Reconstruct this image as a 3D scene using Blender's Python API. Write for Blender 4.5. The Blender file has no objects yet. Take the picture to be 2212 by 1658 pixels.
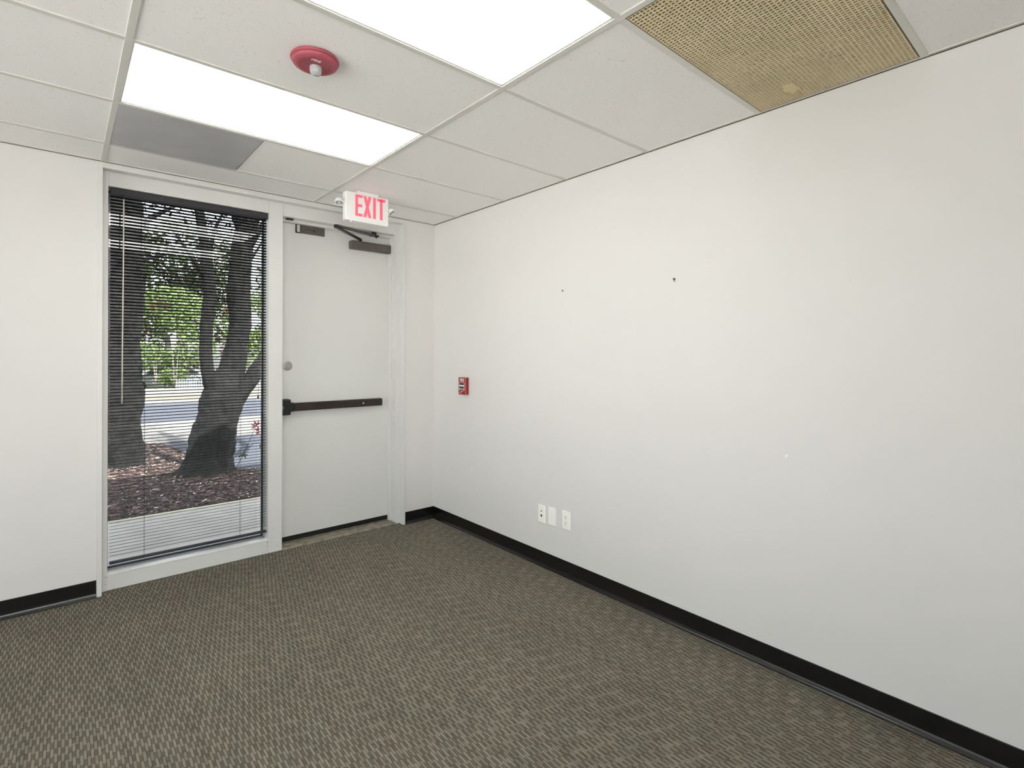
import bpy, bmesh, math, random
from mathutils import Vector, Matrix, noise
random.seed(7)
C = bpy.context.scene.collection
S = bpy.context.scene

# ------------------------------------------------------------------ camera
W, Hh = 2212, 1658
F_PX, CX, CY = 1124.728, 1106.52, 764.92
YAW, PITCH, ROLL = 0.712375, -0.000644, 0.003518
CAM = Vector((-2.43444, -3.85605, 1.41749))
fw = Vector((math.sin(YAW)*math.cos(PITCH), math.cos(YAW)*math.cos(PITCH), math.sin(PITCH)))
rt = Vector((math.cos(YAW), -math.sin(YAW), 0.0))
up = rt.cross(fw)
r2 = rt*math.cos(ROLL) + up*math.sin(ROLL)
u2 = -rt*math.sin(ROLL) + up*math.cos(ROLL)
cd = bpy.data.cameras.new('camera'); cam = bpy.data.objects.new('camera', cd); C.objects.link(cam)
M = Matrix((r2, u2, -fw)).transposed().to_4x4(); M.translation = CAM
cam.matrix_world = M
cd.sensor_width = 36.0; cd.lens = F_PX/W*36.0
cd.shift_x = (W/2-CX)/W; cd.shift_y = (CY-Hh/2)/W
cd.clip_start = 0.02; cd.clip_end = 300
S.camera = cam

# ------------------------------------------------------------------ sky, sun, exposure
wd = bpy.data.worlds.new('sky'); S.world = wd; wd.use_nodes = True
wn = wd.node_tree.nodes; wl = wd.node_tree.links
bg = wn['Background']
sky = wn.new('ShaderNodeTexSky'); sky.sky_type = 'NISHITA'; sky.sun_disc = False
sky.sun_elevation = math.radians(52); sky.sun_rotation = math.radians(160)
sky.air_density = 1.0; sky.dust_density = 2.0
hs = wn.new('ShaderNodeHueSaturation'); hs.inputs['Saturation'].default_value = .26
wl.new(sky.outputs[0], hs.inputs['Color']); wl.new(hs.outputs[0], bg.inputs[0]); bg.inputs[1].default_value = 0.70
sd = bpy.data.lights.new('sun', 'SUN'); sd.energy = 18.0; sd.angle = math.radians(0.6); sd.color = (1, .965, .91)
sun = bpy.data.objects.new('sun', sd); C.objects.link(sun)
sun.rotation_euler = Vector((-0.14, 0.74, -1.05)).to_track_quat('-Z', 'Y').to_euler()
LAMP = 3.6
vs = S.view_settings
vs.view_transform = 'Standard'; vs.look = 'None'; vs.exposure = 0.60; vs.gamma = 1.0; vs.use_curve_mapping = False
S.cycles.max_bounces = 14; S.cycles.diffuse_bounces = 9; S.cycles.glossy_bounces = 4
S.cycles.transmission_bounces = 8; S.cycles.transparent_max_bounces = 12
S.cycles.sample_clamp_indirect = 6.0
S.cycles.caustics_reflective = False; S.cycles.caustics_refractive = False

# ------------------------------------------------------------------ materials
def lin(r, g, b):
    f = lambda c: (c/255)/12.92 if c/255 <= .04045 else ((c/255+.055)/1.055)**2.4
    return (f(r), f(g), f(b), 1)
def mat(name, col, rough=.5, metal=0., spec=.5, emis=None, estr=0., vary=0., vscale=8., bump=0., bscale=200., coat=0.):
    m = bpy.data.materials.new(name); m.use_nodes = True
    n = m.node_tree.nodes; l = m.node_tree.links; b = n['Principled BSDF']
    b.inputs['Base Color'].default_value = col
    b.inputs['Roughness'].default_value = rough; b.inputs['Metallic'].default_value = metal
    b.inputs['Specular IOR Level'].default_value = spec
    b.inputs['Coat Weight'].default_value = coat
    if emis: b.inputs['Emission Color'].default_value = emis; b.inputs['Emission Strength'].default_value = estr
    g = n.new('ShaderNodeNewGeometry')
    if vary:
        t = n.new('ShaderNodeTexNoise'); t.inputs['Scale'].default_value = vscale; t.inputs['Detail'].default_value = 4
        l.new(g.outputs['Position'], t.inputs['Vector'])
        mr = n.new('ShaderNodeMapRange'); mr.inputs[1].default_value = .3; mr.inputs[2].default_value = .7
        mr.inputs[3].default_value = 1-vary; mr.inputs[4].default_value = 1+vary
        l.new(t.outputs['Fac'], mr.inputs[0])
        mx = n.new('ShaderNodeMix'); mx.data_type = 'RGBA'; mx.blend_type = 'MULTIPLY'; mx.inputs[0].default_value = 1
        mx.inputs[6].default_value = col; l.new(mr.outputs[0], mx.inputs[7]); l.new(mx.outputs[2], b.inputs['Base Color'])
    if bump:
        t = n.new('ShaderNodeTexNoise'); t.inputs['Scale'].default_value = bscale; t.inputs['Detail'].default_value = 3
        l.new(g.outputs['Position'], t.inputs['Vector'])
        bp = n.new('ShaderNodeBump'); bp.inputs['Strength'].default_value = bump; bp.inputs['Distance'].default_value = .002
        l.new(t.outputs['Fac'], bp.inputs['Height']); l.new(bp.outputs[0], b.inputs['Normal'])
    return m
def mnode(n, l, op, a, b=None, c=None):
    m = n.new('ShaderNodeMath'); m.operation = op
    for i, v in enumerate((a, b, c)):
        if v is None: continue
        if isinstance(v, (int, float)): m.inputs[i].default_value = v
        else: l.new(v, m.inputs[i])
    return m.outputs[0]

WALL = mat('wall_paint', (.725, .713, .697, 1), .62, spec=.3, vary=.012, vscale=1.3, bump=.10, bscale=260)
TRIM = mat('trim_paint', (.69, .686, .668, 1), .38, vary=.02, vscale=3, bump=.05, bscale=90)
DOORP = mat('door_paint', (.69, .69, .672, 1), .45, vary=.015, vscale=2, bump=.05, bscale=150)
VINYL = mat('black_vinyl', (.0065, .0062, .0058, 1), .24, spec=.5, vary=.2, vscale=5)
RUBBER = mat('black_rubber', (.004, .004, .004, 1), .5, vary=.2)
GRIDM = mat('grid_metal', (.66, .65, .605, 1), .45, vary=.03, vscale=3)
GREYP = mat('grey_panel', (.44, .44, .455, 1), .42, vary=.10, vscale=3.5)
TAN = mat('tan_plastic', lin(214, 200, 164), .55, vary=.06, vscale=6)
TANL = mat('tan_plastic_pale', lin(212, 198, 152), .55, vary=.05)
DARK = mat('dark_void', (.02, .017, .012, 1), .9)
TRMETAL = mat('troffer_metal', (.82, .82, .80, 1), .35, vary=.02)
LENS = mat('lamp_diffuser', (.9, .9, .9, 1), .5, emis=(1, .985, .95, 1), estr=LAMP)
BRONZE = mat('bronze_paint', (.095, .082, .070, 1), .45, vary=.08, vscale=20, bump=.08, bscale=400)
BRONZED = mat('dark_bronze', (.030, .020, .016, 1), .38, metal=.3, vary=.1)
BLACKP = mat('black_plastic', (.006, .006, .007, 1), .35, vary=.1)
STEEL = mat('brushed_steel', (.40, .38, .35, 1), .38, metal=.7, vary=.08, vscale=60)
STEELB = mat('bright_steel', (.7, .69, .66, 1), .3, metal=.8, vary=.05)
ALU = mat('threshold_aluminium', (.27, .245, .19, 1), .45, metal=.35, vary=.35, vscale=25, bump=.2, bscale=150)
SLAT = mat('blind_slat', (.008, .0078, .011, 1), .45, spec=.25, vary=.1, vscale=4)
SLATR = mat('blind_rail', (.036, .034, .040, 1), .5, spec=.3, vary=.08)
CORD = mat('blind_cord', (.012, .012, .016, 1), .6, vary=.1)
WAND = mat('blind_wand', (.72, .68, .60, 1), .25, vary=.15, vscale=60)
GASKET = mat('glazing_gasket', (.012, .016, .018, 1), .5, vary=.1)
WPLAST = mat('white_plastic', (.96, .95, .90, 1), .3, vary=.02)
SIGNW = mat('sign_white', (.86, .86, .85, 1), .4, vary=.01)
SLOT = mat('slot_dark', (.05, .03, .02, 1), .6)
REDJ = mat('jack_rust', (.12, .02, .01, 1), .6)
EXITR = mat('exit_red', (.72, .13, .19, 1), .5, emis=(1.0, .16, .25, 1), estr=.20)
LEDR = mat('indicator_red', (.8, .1, .1, 1), .4, emis=(1, .25, .25, 1), estr=3.)
STROBE = mat('strobe_red', (.36, .070, .095, 1), .55, vary=.05, vscale=30)
PULLR = mat('pull_red', (.30, .013, .015, 1), .35, vary=.06, vscale=30)
PULLP = mat('pull_pink', (.62, .20, .20, 1), .4)
LETW = mat('letter_white', (.80, .66, .67, 1), .5, vary=.02)
HANDW = mat('handle_white', (.75, .73, .70, 1), .4, vary=.05)
NAILM = mat('anchor_grey', (.13, .13, .12, 1), .5, vary=.2)
SPACK = mat('spackle', (.90, .90, .88, 1), .6, vary=.02)
LENSC = mat('lens_clear', (.9, .92, .92, 1), .05, vary=.0); 
LENSC.node_tree.nodes['Principled BSDF'].inputs['Transmission Weight'].default_value = .6
REFL = mat('reflector', (.75, .75, .74, 1), .15, metal=.9, vary=.1)

def glass_mat(name, tint):
    m = bpy.data.materials.new(name); m.use_nodes = True
    n = m.node_tree.nodes; l = m.node_tree.links; n.remove(n['Principled BSDF'])
    t = n.new('ShaderNodeBsdfTransparent'); t.inputs[0].default_value = tint
    g = n.new('ShaderNodeBsdfGlossy'); g.inputs['Roughness'].default_value = .0; g.inputs[0].default_value = (1, 1, 1, 1)
    f = n.new('ShaderNodeFresnel'); f.inputs[0].default_value = 1.52
    k = mnode(n, l, 'MULTIPLY', f.outputs[0], 2.0)
    x = n.new('ShaderNodeMixShader'); l.new(k, x.inputs[0]); l.new(t.outputs[0], x.inputs[1]); l.new(g.outputs[0], x.inputs[2])
    l.new(x.outputs[0], n['Material Output'].inputs[0]); return m
GLASS = glass_mat('tinted_glass', (.76, .775, .77, 1)); CLEARG = glass_mat('clear_glass', (.93, .94, .93, 1))

def carpet_mat():
    m = bpy.data.materials.new('carpet'); m.use_nodes = True
    n = m.node_tree.nodes; l = m.node_tree.links; b = n['Principled BSDF']
    b.inputs['Roughness'].default_value = .95; b.inputs['Specular IOR Level'].default_value = .1
    g = n.new('ShaderNodeNewGeometry'); sp = n.new('ShaderNodeSeparateXYZ'); l.new(g.outputs['Position'], sp.inputs[0])
    wob = n.new('ShaderNodeTexNoise'); wob.inputs['Scale'].default_value = 70; wob.inputs['Detail'].default_value = 1
    l.new(g.outputs['Position'], wob.inputs['Vector'])
    wo = mnode(n, l, 'MULTIPLY', mnode(n, l, 'SUBTRACT', wob.outputs['Fac'], .5), .9)
    u = mnode(n, l, 'ADD', mnode(n, l, 'DIVIDE', sp.outputs[0], .0099), mnode(n, l, 'MULTIPLY', wo, .35))
    col = mnode(n, l, 'FLOOR', u); fx = mnode(n, l, 'FRACT', u)
    wn_ = n.new('ShaderNodeTexWhiteNoise'); wn_.noise_dimensions = '1D'; l.new(col, wn_.inputs['W'])
    jit = mnode(n, l, 'MULTIPLY', wn_.outputs[0], .22)
    v = mnode(n, l, 'ADD', mnode(n, l, 'ADD', mnode(n, l, 'DIVIDE', sp.outputs[1], .088), mnode(n, l, 'MULTIPLY', col, .545)), mnode(n, l, 'ADD', jit, mnode(n, l, 'MULTIPLY', wo, .3)))
    row = mnode(n, l, 'FLOOR', v); fv = mnode(n, l, 'FRACT', v)
    # raised loop segment: 0..0.56 of the period
    dv = mnode(n, l, 'ABSOLUTE', mnode(n, l, 'SUBTRACT', fv, .5))
    ss = n.new('ShaderNodeMapRange'); ss.interpolation_type = 'SMOOTHSTEP'
    l.new(dv, ss.inputs[0]); ss.inputs[1].default_value = .32; ss.inputs[2].default_value = .25
    ss.inputs[3].default_value = 0; ss.inputs[4].default_value = 1
    dx = mnode(n, l, 'ABSOLUTE', mnode(n, l, 'SUBTRACT', fx, .56))
    sx = n.new('ShaderNodeMapRange'); sx.interpolation_type = 'SMOOTHSTEP'; l.new(dx, sx.inputs[0])
    sx.inputs[1].default_value = .56; sx.inputs[2].default_value = .36; sx.inputs[3].default_value = 0; sx.inputs[4].default_value = 1
    cw = n.new('ShaderNodeTexWhiteNoise'); cw.noise_dimensions = '2D'
    cb = n.new('ShaderNodeCombineXYZ'); l.new(col, cb.inputs[0]); l.new(row, cb.inputs[1]); l.new(cb.outputs[0], cw.inputs['Vector'])
    fine = n.new('ShaderNodeTexNoise'); fine.inputs['Scale'].default_value = 480; fine.inputs['Detail'].default_value = 4
    l.new(g.outputs['Position'], fine.inputs['Vector'])
    big = n.new('ShaderNodeTexNoise'); big.inputs['Scale'].default_value = 2.2; big.inputs['Detail'].default_value = 4
    l.new(g.outputs['Position'], big.inputs['Vector'])
    low, hi, gap_shade = (.128, .116, .092, 1), (.228, .210, .167, 1), (.040, .033, .025, 1)  # darkest tone: shade beside the raised loops, put into the pile colour
    a = n.new('ShaderNodeMix'); a.data_type = 'RGBA'; l.new(ss.outputs[0], a.inputs[0]); a.inputs[6].default_value = low; a.inputs[7].default_value = hi
    c2 = n.new('ShaderNodeMix'); c2.data_type = 'RGBA'; gm = n.new('ShaderNodeTexNoise'); gm.inputs['Scale'].default_value = 130; gm.inputs['Detail'].default_value = 2; l.new(g.outputs['Position'], gm.inputs['Vector'])
    gk = mnode(n, l, 'MULTIPLY', mnode(n, l, 'SUBTRACT', 1.0, sx.outputs[0]), mnode(n, l, 'MULTIPLY_ADD', gm.outputs['Fac'], 3.2, -.75)); gk.node.use_clamp = True
    l.new(mnode(n, l, 'SUBTRACT', 1.0, gk), c2.inputs[0]); c2.inputs[6].default_value = gap_shade; l.new(a.outputs[2], c2.inputs[7])
    k = mnode(n, l, 'ADD', .12, mnode(n, l, 'ADD', mnode(n, l, 'MULTIPLY', cw.outputs[0], .28), mnode(n, l, 'ADD', mnode(n, l, 'MULTIPLY', fine.outputs['Fac'], 1.15), mnode(n, l, 'MULTIPLY', big.outputs['Fac'], .30))))
    c3 = n.new('ShaderNodeMix'); c3.data_type = 'RGBA'; c3.blend_type = 'MULTIPLY'; c3.inputs[0].default_value = 1
    l.new(c2.outputs[2], c3.inputs[6]); l.new(k, c3.inputs[7])
    tn = n.new('ShaderNodeTexNoise'); tn.inputs['Scale'].default_value = 9; l.new(g.outputs['Position'], tn.inputs['Vector'])
    tr = n.new('ShaderNodeValToRGB'); tr.color_ramp.elements[0].position = .35; tr.color_ramp.elements[1].position = .65
    tr.color_ramp.elements[0].color = (.97, 1.01, .99, 1); tr.color_ramp.elements[1].color = (1.03, .99, .98, 1)
    l.new(tn.outputs['Fac'], tr.inputs[0])
    c4 = n.new('ShaderNodeMix'); c4.data_type = 'RGBA'; c4.blend_type = 'MULTIPLY'; c4.inputs[0].default_value = 1
    l.new(c3.outputs[2], c4.inputs[6]); l.new(tr.outputs[0], c4.inputs[7]); l.new(c4.outputs[2], b.inputs['Base Color'])
    h = mnode(n, l, 'ADD', mnode(n, l, 'MULTIPLY', sx.outputs[0], mnode(n, l, 'ADD', .45, mnode(n, l, 'MULTIPLY', ss.outputs[0], .55))), mnode(n, l, 'MULTIPLY', fine.outputs['Fac'], .35))
    bp = n.new('ShaderNodeBump'); bp.inputs['Strength'].default_value = .8; bp.inputs['Distance'].default_value = .003
    l.new(h, bp.inputs['Height']); l.new(bp.outputs[0], b.inputs['Normal'])
    return m
CARPET = carpet_mat()

def tile_mat():
    m = mat('acoustic_tile', (.895, .882, .870, 1), .9, spec=.1)
    n = m.node_tree.nodes; l = m.node_tree.links; b = n['Principled BSDF']
    g = n.new('ShaderNodeNewGeometry')
    v = n.new('ShaderNodeTexNoise'); v.inputs['Scale'].default_value = 120; v.inputs['Detail'].default_value = 2; v.inputs['Distortion'].default_value = 1.2
    l.new(g.outputs['Position'], v.inputs['Vector'])
    r = n.new('ShaderNodeValToRGB'); r.color_ramp.elements[0].position = .29; r.color_ramp.elements[1].position = .35
    r.color_ramp.elements[0].color = (.70, .68, .66, 1); r.color_ramp.elements[1].color = (.895, .882, .870, 1)
    l.new(v.outputs['Fac'], r.inputs[0]); l.new(r.outputs[0], b.inputs['Base Color'])
    bp = n.new('ShaderNodeBump'); bp.inputs['Strength'].default_value = .35; bp.inputs['Distance'].default_value = .003
    l.new(r.outputs[0], bp.inputs['Height']); l.new(bp.outputs[0], b.inputs['Normal'])
    return m
TILE = tile_mat()

def attr_mat(name, rough=.7, trans=0., bump=0.):
    """colour comes from the mesh's own per-piece colour (leaf or chip colour)"""
    m = bpy.data.materials.new(name); m.use_nodes = True
    n = m.node_tree.nodes; l = m.node_tree.links; b = n['Principled BSDF']
    a = n.new('ShaderNodeAttribute'); a.attribute_name = 'tint'
    t = n.new('ShaderNodeTexNoise'); t.inputs['Scale'].default_value = 25
    mx = n.new('ShaderNodeMix'); mx.data_type = 'RGBA'; mx.blend_type = 'MULTIPLY'; mx.inputs[0].default_value = .35
    l.new(a.outputs['Color'], mx.inputs[6]); l.new(t.outputs['Color'], mx.inputs[7])
    l.new(mx.outputs[2], b.inputs['Base Color'])
    b.inputs['Roughness'].default_value = rough
    if trans:
        tr = n.new('ShaderNodeBsdfTranslucent'); l.new(mx.outputs[2], tr.inputs[0])
        s = n.new('ShaderNodeMixShader'); s.inputs[0].default_value = trans
        l.new(b.outputs[0], s.inputs[1]); l.new(tr.outputs[0], s.inputs[2]); l.new(s.outputs[0], n['Material Output'].inputs[0])
    return m
LEAF = attr_mat('leaf', .55, .4)
CHIP = attr_mat('bark_chip', .8)

def bark_mat(name, c1, c2, s=14):
    m = bpy.data.materials.new(name); m.use_nodes = True
    n = m.node_tree.nodes; l = m.node_tree.links; b = n['Principled BSDF']; b.inputs['Roughness'].default_value = .9
    g = n.new('ShaderNodeNewGeometry'); mp = n.new('ShaderNodeMapping'); mp.inputs['Scale'].default_value = (s, s, s*.35)
    l.new(g.outputs['Position'], mp.inputs[0])
    t = n.new('ShaderNodeTexNoise'); t.inputs['Scale'].default_value = 1.6; t.inputs['Detail'].default_value = 8; l.new(mp.outputs[0], t.inputs['Vector'])
    r = n.new('ShaderNodeValToRGB'); r.color_ramp.elements[0].position = .38; r.color_ramp.elements[1].position = .68
    r.color_ramp.elements[0].color = c1; r.color_ramp.elements[1].color = c2
    l.new(t.outputs['Fac'], r.inputs[0]); l.new(r.outputs[0], b.inputs['Base Color'])
    bp = n.new('ShaderNodeBump'); bp.inputs['Strength'].default_value = .9; bp.inputs['Distance'].default_value = .03
    l.new(t.outputs['Fac'], bp.inputs['Height']); l.new(bp.outputs[0], b.inputs['Normal'])
    return m
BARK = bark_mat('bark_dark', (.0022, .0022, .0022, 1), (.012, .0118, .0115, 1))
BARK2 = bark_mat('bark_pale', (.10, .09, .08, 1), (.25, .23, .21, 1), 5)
CONC = mat('sidewalk_concrete', (.45, .425, .385, 1), .85, vary=.10, vscale=4, bump=.3, bscale=150)
CONCL = mat('pale_concrete', (.19, .18, .175, 1), .85, vary=.06, vscale=2, bump=.2, bscale=100)
ASPH = mat('grey_asphalt', (.060, .066, .086, 1), .75, vary=.08, vscale=1.5, bump=.3, bscale=120)
KERB = mat('tan_kerb', (.17, .14, .095, 1), .85, vary=.10, vscale=3)
SOIL = mat('mulch_soil', (.030, .018, .016, 1), .95, vary=.4, vscale=20, bump=.6, bscale=60)
GRASSM = mat('lawn_green', (.12, .17, .05, 1), .9, vary=.3, vscale=3)
FENCEW = mat('fence_white', (.34, .35, .38, 1), .5, vary=.05)
CARW = mat('car_white', (.34, .35, .38, 1), .3, vary=.02, coat=.5)
CARG = mat('car_glass', (.03, .035, .04, 1), .1)
TYRE = mat('tyre', (.01, .01, .01, 1), .8)

# ------------------------------------------------------------------ mesh helpers
class MB:
    def __init__(s): s.bm = bmesh.new()
    def box(s, x0, x1, y0, y1, z0, z1):
        v = [s.bm.verts.new((x, y, z)) for x in (x0, x1) for y in (y0, y1) for z in (z0, z1)]
        for f in ((0,1,3,2), (4,6,7,5), (0,4,5,1), (2,3,7,6), (0,2,6,4), (1,5,7,3)):
            s.bm.faces.new([v[i] for i in f])
        return s
    def prism(s, pts, a, b, f):
        """2-D outline pts, extruded from a to b; f(u, v, t) -> xyz"""
        A = [s.bm.verts.new(f(u, v, a)) for u, v in pts]; B = [s.bm.verts.new(f(u, v, b)) for u, v in pts]
        s.bm.faces.new(A[::-1]); s.bm.faces.new(B); k = len(pts)
        for i in range(k): s.bm.faces.new((A[i], A[(i+1) % k], B[(i+1) % k], B[i]))
        return s
    def lathe(s, prof, c, axis=(0, 0, 1), seg=32):
        """prof: (radius, height along axis)"""
        ax = Vector(axis).normalized(); t = Vector((1, 0, 0)) if abs(ax.x) < .9 else Vector((0, 1, 0))
        p = ax.cross(t).normalized(); q = ax.cross(p); c = Vector(c); rings = []
        for r, h in prof:
            if r < 1e-6: rings.append([s.bm.verts.new(c+ax*h)])
            else: rings.append([s.bm.verts.new(c+ax*h+(p*math.cos(2*math.pi*i/seg)+q*math.sin(2*math.pi*i/seg))*r) for i in range(seg)])
        for a, b in zip(rings, rings[1:]):
            for i in range(seg):
                j = (i+1) % seg
                if len(a) == 1 and len(b) == 1: continue
                if len(a) == 1: s.bm.faces.new((a[0], b[i], b[j]))
                elif len(b) == 1: s.bm.faces.new((a[i], b[0], a[j]))
                else: s.bm.faces.new((a[i], b[i], b[j], a[j]))
        return s
    def cyl(s, c, r, h, axis=(0, 0, 1), seg=24): return s.lathe([(0, 0), (r, 0), (r, h), (0, h)], c, axis, seg)
    def bar(s, a, b, w, h):
        a, b = Vector(a), Vector(b); d = (b-a).normalized(); z = Vector((0, 0, 1)) if abs(d.z) < .95 else Vector((1, 0, 0))
        sd_ = d.cross(z).normalized(); u_ = sd_.cross(d)
        q = [sd_*w/2*i+u_*h/2*j for i, j in ((-1, -1), (1, -1), (1, 1), (-1, 1))]
        A = [s.bm.verts.new(a+k) for k in q]; B = [s.bm.verts.new(b+k) for k in q]
        s.bm.faces.new(A[::-1]); s.bm.faces.new(B)
        for i in range(4): s.bm.faces.new((A[i], A[(i+1) % 4], B[(i+1) % 4], B[i]))
        return s
    def tube(s, path, seg=12, rough=0., cap=True):
        """path: (x, y, z, radius)"""
        P = [Vector(p[:3]) for p in path]; rings = []
        for i, p in enumerate(P):
            d = (P[min(i+1, len(P)-1)]-P[max(i-1, 0)]).normalized()
            t = Vector((0, 1, 0)) if abs(d.y) < .9 else Vector((1, 0, 0))
            a = d.cross(t).normalized(); b = d.cross(a); ring = []
            for k in range(seg):
                an = 2*math.pi*k/seg; v = a*math.cos(an)+b*math.sin(an)
                r = path[i][3]
                if rough: r *= 1+rough*noise.noise(Vector((v.x*2.2, v.y*2.2, v.z+p.z*3.0)))*1.6+rough*.6*noise.noise((p+v*r)*16)
                ring.append(s.bm.verts.new(p+v*r))
            rings.append(ring)
        for a, b in zip(rings, rings[1:]):
            for k in range(seg): s.bm.faces.new((a[k], a[(k+1) % seg], b[(k+1) % seg], b[k]))
        if cap: s.bm.faces.new(rings[0][::-1]); s.bm.faces.new(rings[-1])
        return s
    def build(s, name, m, parent=None, bevel=0., smooth=False, loc=None, recalc=True):
        if recalc: bmesh.ops.recalc_face_normals(s.bm, faces=s.bm.faces)
        me = bpy.data.meshes.new(name); s.bm.to_mesh(me); s.bm.free()
        if smooth:
            for p in me.polygons: p.use_smooth = True
        me.materials.append(m)
        o = bpy.data.objects.new(name, me); C.objects.link(o)
        if loc is not None:
            me.transform(Matrix.Translation(-Vector(loc))); o.location = loc
        if parent is not None: attach(o, parent)
        if bevel:
            b = o.modifiers.new('bevel', 'BEVEL'); b.width = bevel; b.segments = 2; b.limit_method = 'ANGLE'; b.angle_limit = math.radians(35)
        return o
def chain_world(p):
    m = Matrix.Identity(4)
    while p is not None: m = Matrix.Translation(p.location) @ m; p = p.parent
    return m
def attach(o, parent):
    """parent keeps the part where it was built (parents are only ever translated)"""
    w = chain_world(parent).translation
    o.parent = parent; o.location = Vector(o.location)-w
def empty(name, loc):
    o = bpy.data.objects.new(name, None); C.objects.link(o); o.location = loc; o.empty_display_size = .05; return o
def tag(o, label, cat, group=None, kind=None):
    o['label'] = label; o['category'] = cat
    if group: o['group'] = group
    if kind: o['kind'] = kind
    return o
def struct(o, label=None, cat=None):
    o['kind'] = 'structure'
    if label: o['label'] = label
    if cat: o['category'] = cat
    return o
def resample(path, step):
    out = []
    for a, b in zip(path, path[1:]):
        n_ = max(1, int((Vector(b[:3])-Vector(a[:3])).length/step))
        for i in range(n_):
            t = i/n_; out.append(tuple(a[k]+(b[k]-a[k])*t for k in range(4)))
    out.append(tuple(path[-1])); return out
def smooth_path(p, it=2):
    for _ in range(it):
        q = [p[0]]
        for a, b in zip(p, p[1:]):
            q.append(tuple(a[k]*.75+b[k]*.25 for k in range(4))); q.append(tuple(a[k]*.25+b[k]*.75 for k in range(4)))
        q.append(p[-1]); p = q
    return p
def text_part(name, body, m, parent, size, origin, right, upv, depth=.0006, sx=1.0):
    cu = bpy.data.curves.new(name, 'FONT'); cu.body = body; cu.size = size; cu.extrude = depth; cu.align_x = 'CENTER'; cu.align_y = 'CENTER'
    cu.offset = size*.018
    t = bpy.data.objects.new(name, cu); C.objects.link(t)
    me = bpy.data.meshes.new_from_object(t.evaluated_get(bpy.context.evaluated_depsgraph_get())); bpy.data.objects.remove(t)
    R, U = Vector(right).normalized(), Vector(upv).normalized()
    mm = Matrix((R*sx, U, R.cross(U))).transposed().to_4x4(); mm.translation = Vector(origin)
    me.transform(mm); me.materials.clear(); me.materials.append(m); me.name = name
    o = bpy.data.objects.new(name, me); C.objects.link(o)
    if parent is not None: attach(o, parent)
    return o

# ------------------------------------------------------------------ room shell
H = 2.5297
XL, YF = -5.2, -6.0            # left wall, wall behind the camera
OX0, OX1, OZ = -2.263, -0.294, 2.497   # storefront opening in the back wall
wb = MB().box(XL-.15, OX0, 0, .28, -.2, 3.5).box(OX1, .15, 0, .28, -.2, 3.5).box(OX0, OX1, 0, .28, OZ, 3.5)
struct(wb.build('wall_back', WALL))
struct(MB().box(0, .15, YF-.15, 0, -.2, 3.5).build('wall_right', WALL))
LY0, LY1, LZ0, LZ1 = -5.75, -.45, .08, 2.45   # wide unseen window added to the left wall to brighten the ceiling
struct(MB().box(XL-.15, XL, YF-.15, LY0, -.2, 3.5).box(XL-.15, XL, LY1, 0, -.2, 3.5).box(XL-.15, XL, LY0, LY1, -.2, LZ0).box(XL-.15, XL, LY0, LY1, LZ1, 3.5).build('wall_left', WALL))
lw = MB()
for k in range(5): yy = LY0+(LY1-LY0)*k/4; lw.box(XL-.11, XL-.05, yy-.02, yy+.02, LZ0, LZ1)
lw.box(XL-.11, XL-.05, LY0, LY1, LZ0, LZ0+.04).box(XL-.11, XL-.05, LY0, LY1, LZ1-.04, LZ1)
w2 = struct(lw.build('window_fill_left', TRIM)); MB().box(XL-.082, XL-.08, LY0, LY1, LZ0, LZ1).build('window_pane', CLEARG, w2)
pd = bpy.data.lights.new('fill_window_portal', 'AREA'); pd.shape = 'RECTANGLE'; pd.size = LZ1-LZ0; pd.size_y = LY1-LY0; pd.cycles.is_portal = True
po = bpy.data.objects.new('fill_window_portal', pd); C.objects.link(po); po.location = (XL-.13, (LY0+LY1)/2, (LZ0+LZ1)/2); po.rotation_euler = (0, math.radians(-90), 0)
struct(MB().box(-40, XL-.15, -40, .20, -.3, -.10).box(XL-.15, 20, -40, YF-.15, -.3, -.10).build('bounce_ground', mat('bounce_white', (.86, .845, .83, 1), .85, vary=.04, vscale=1)))  # white ground added out of view, bounces sun up through the added windows
RX1 = -1.88                                    # unseen glazing added behind the camera to brighten ceiling and back wall
struct(MB().box(RX1, 0, YF-.15, YF, -.2, 3.5).box(XL, RX1, YF-.15, YF, -.2, .08).box(XL, RX1, YF-.15, YF, 2.45, 3.5).build('wall_front', WALL))
rw = MB()
for xx in (XL+.02, XL+(RX1-XL)/3, XL+(RX1-XL)*2/3, RX1-.02): rw.box(xx-.02, xx+.02, YF-.11, YF-.05, .08, 2.45)
w3 = struct(rw.build('window_fill_rear', TRIM)); MB().box(XL, RX1, YF-.082, YF-.08, .08, 2.45).build('window_pane', CLEARG, w3)
pd = bpy.data.lights.new('fill_window_portal', 'AREA'); pd.shape = 'RECTANGLE'; pd.size = RX1-XL; pd.size_y = 2.37; pd.cycles.is_portal = True
po = bpy.data.objects.new('fill_window_portal', pd); C.objects.link(po); po.location = ((XL+RX1)/2, YF-.13, 1.265); po.rotation_euler = (math.radians(90), 0, 0)
struct(MB().box(XL-.15, .3, YF-.3, .9, 3.5, 3.9).build('roof_slab', CONCL))
struct(MB().box(XL, 0, YF, .055, -.12, 0).build('floor', CARPET))

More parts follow.
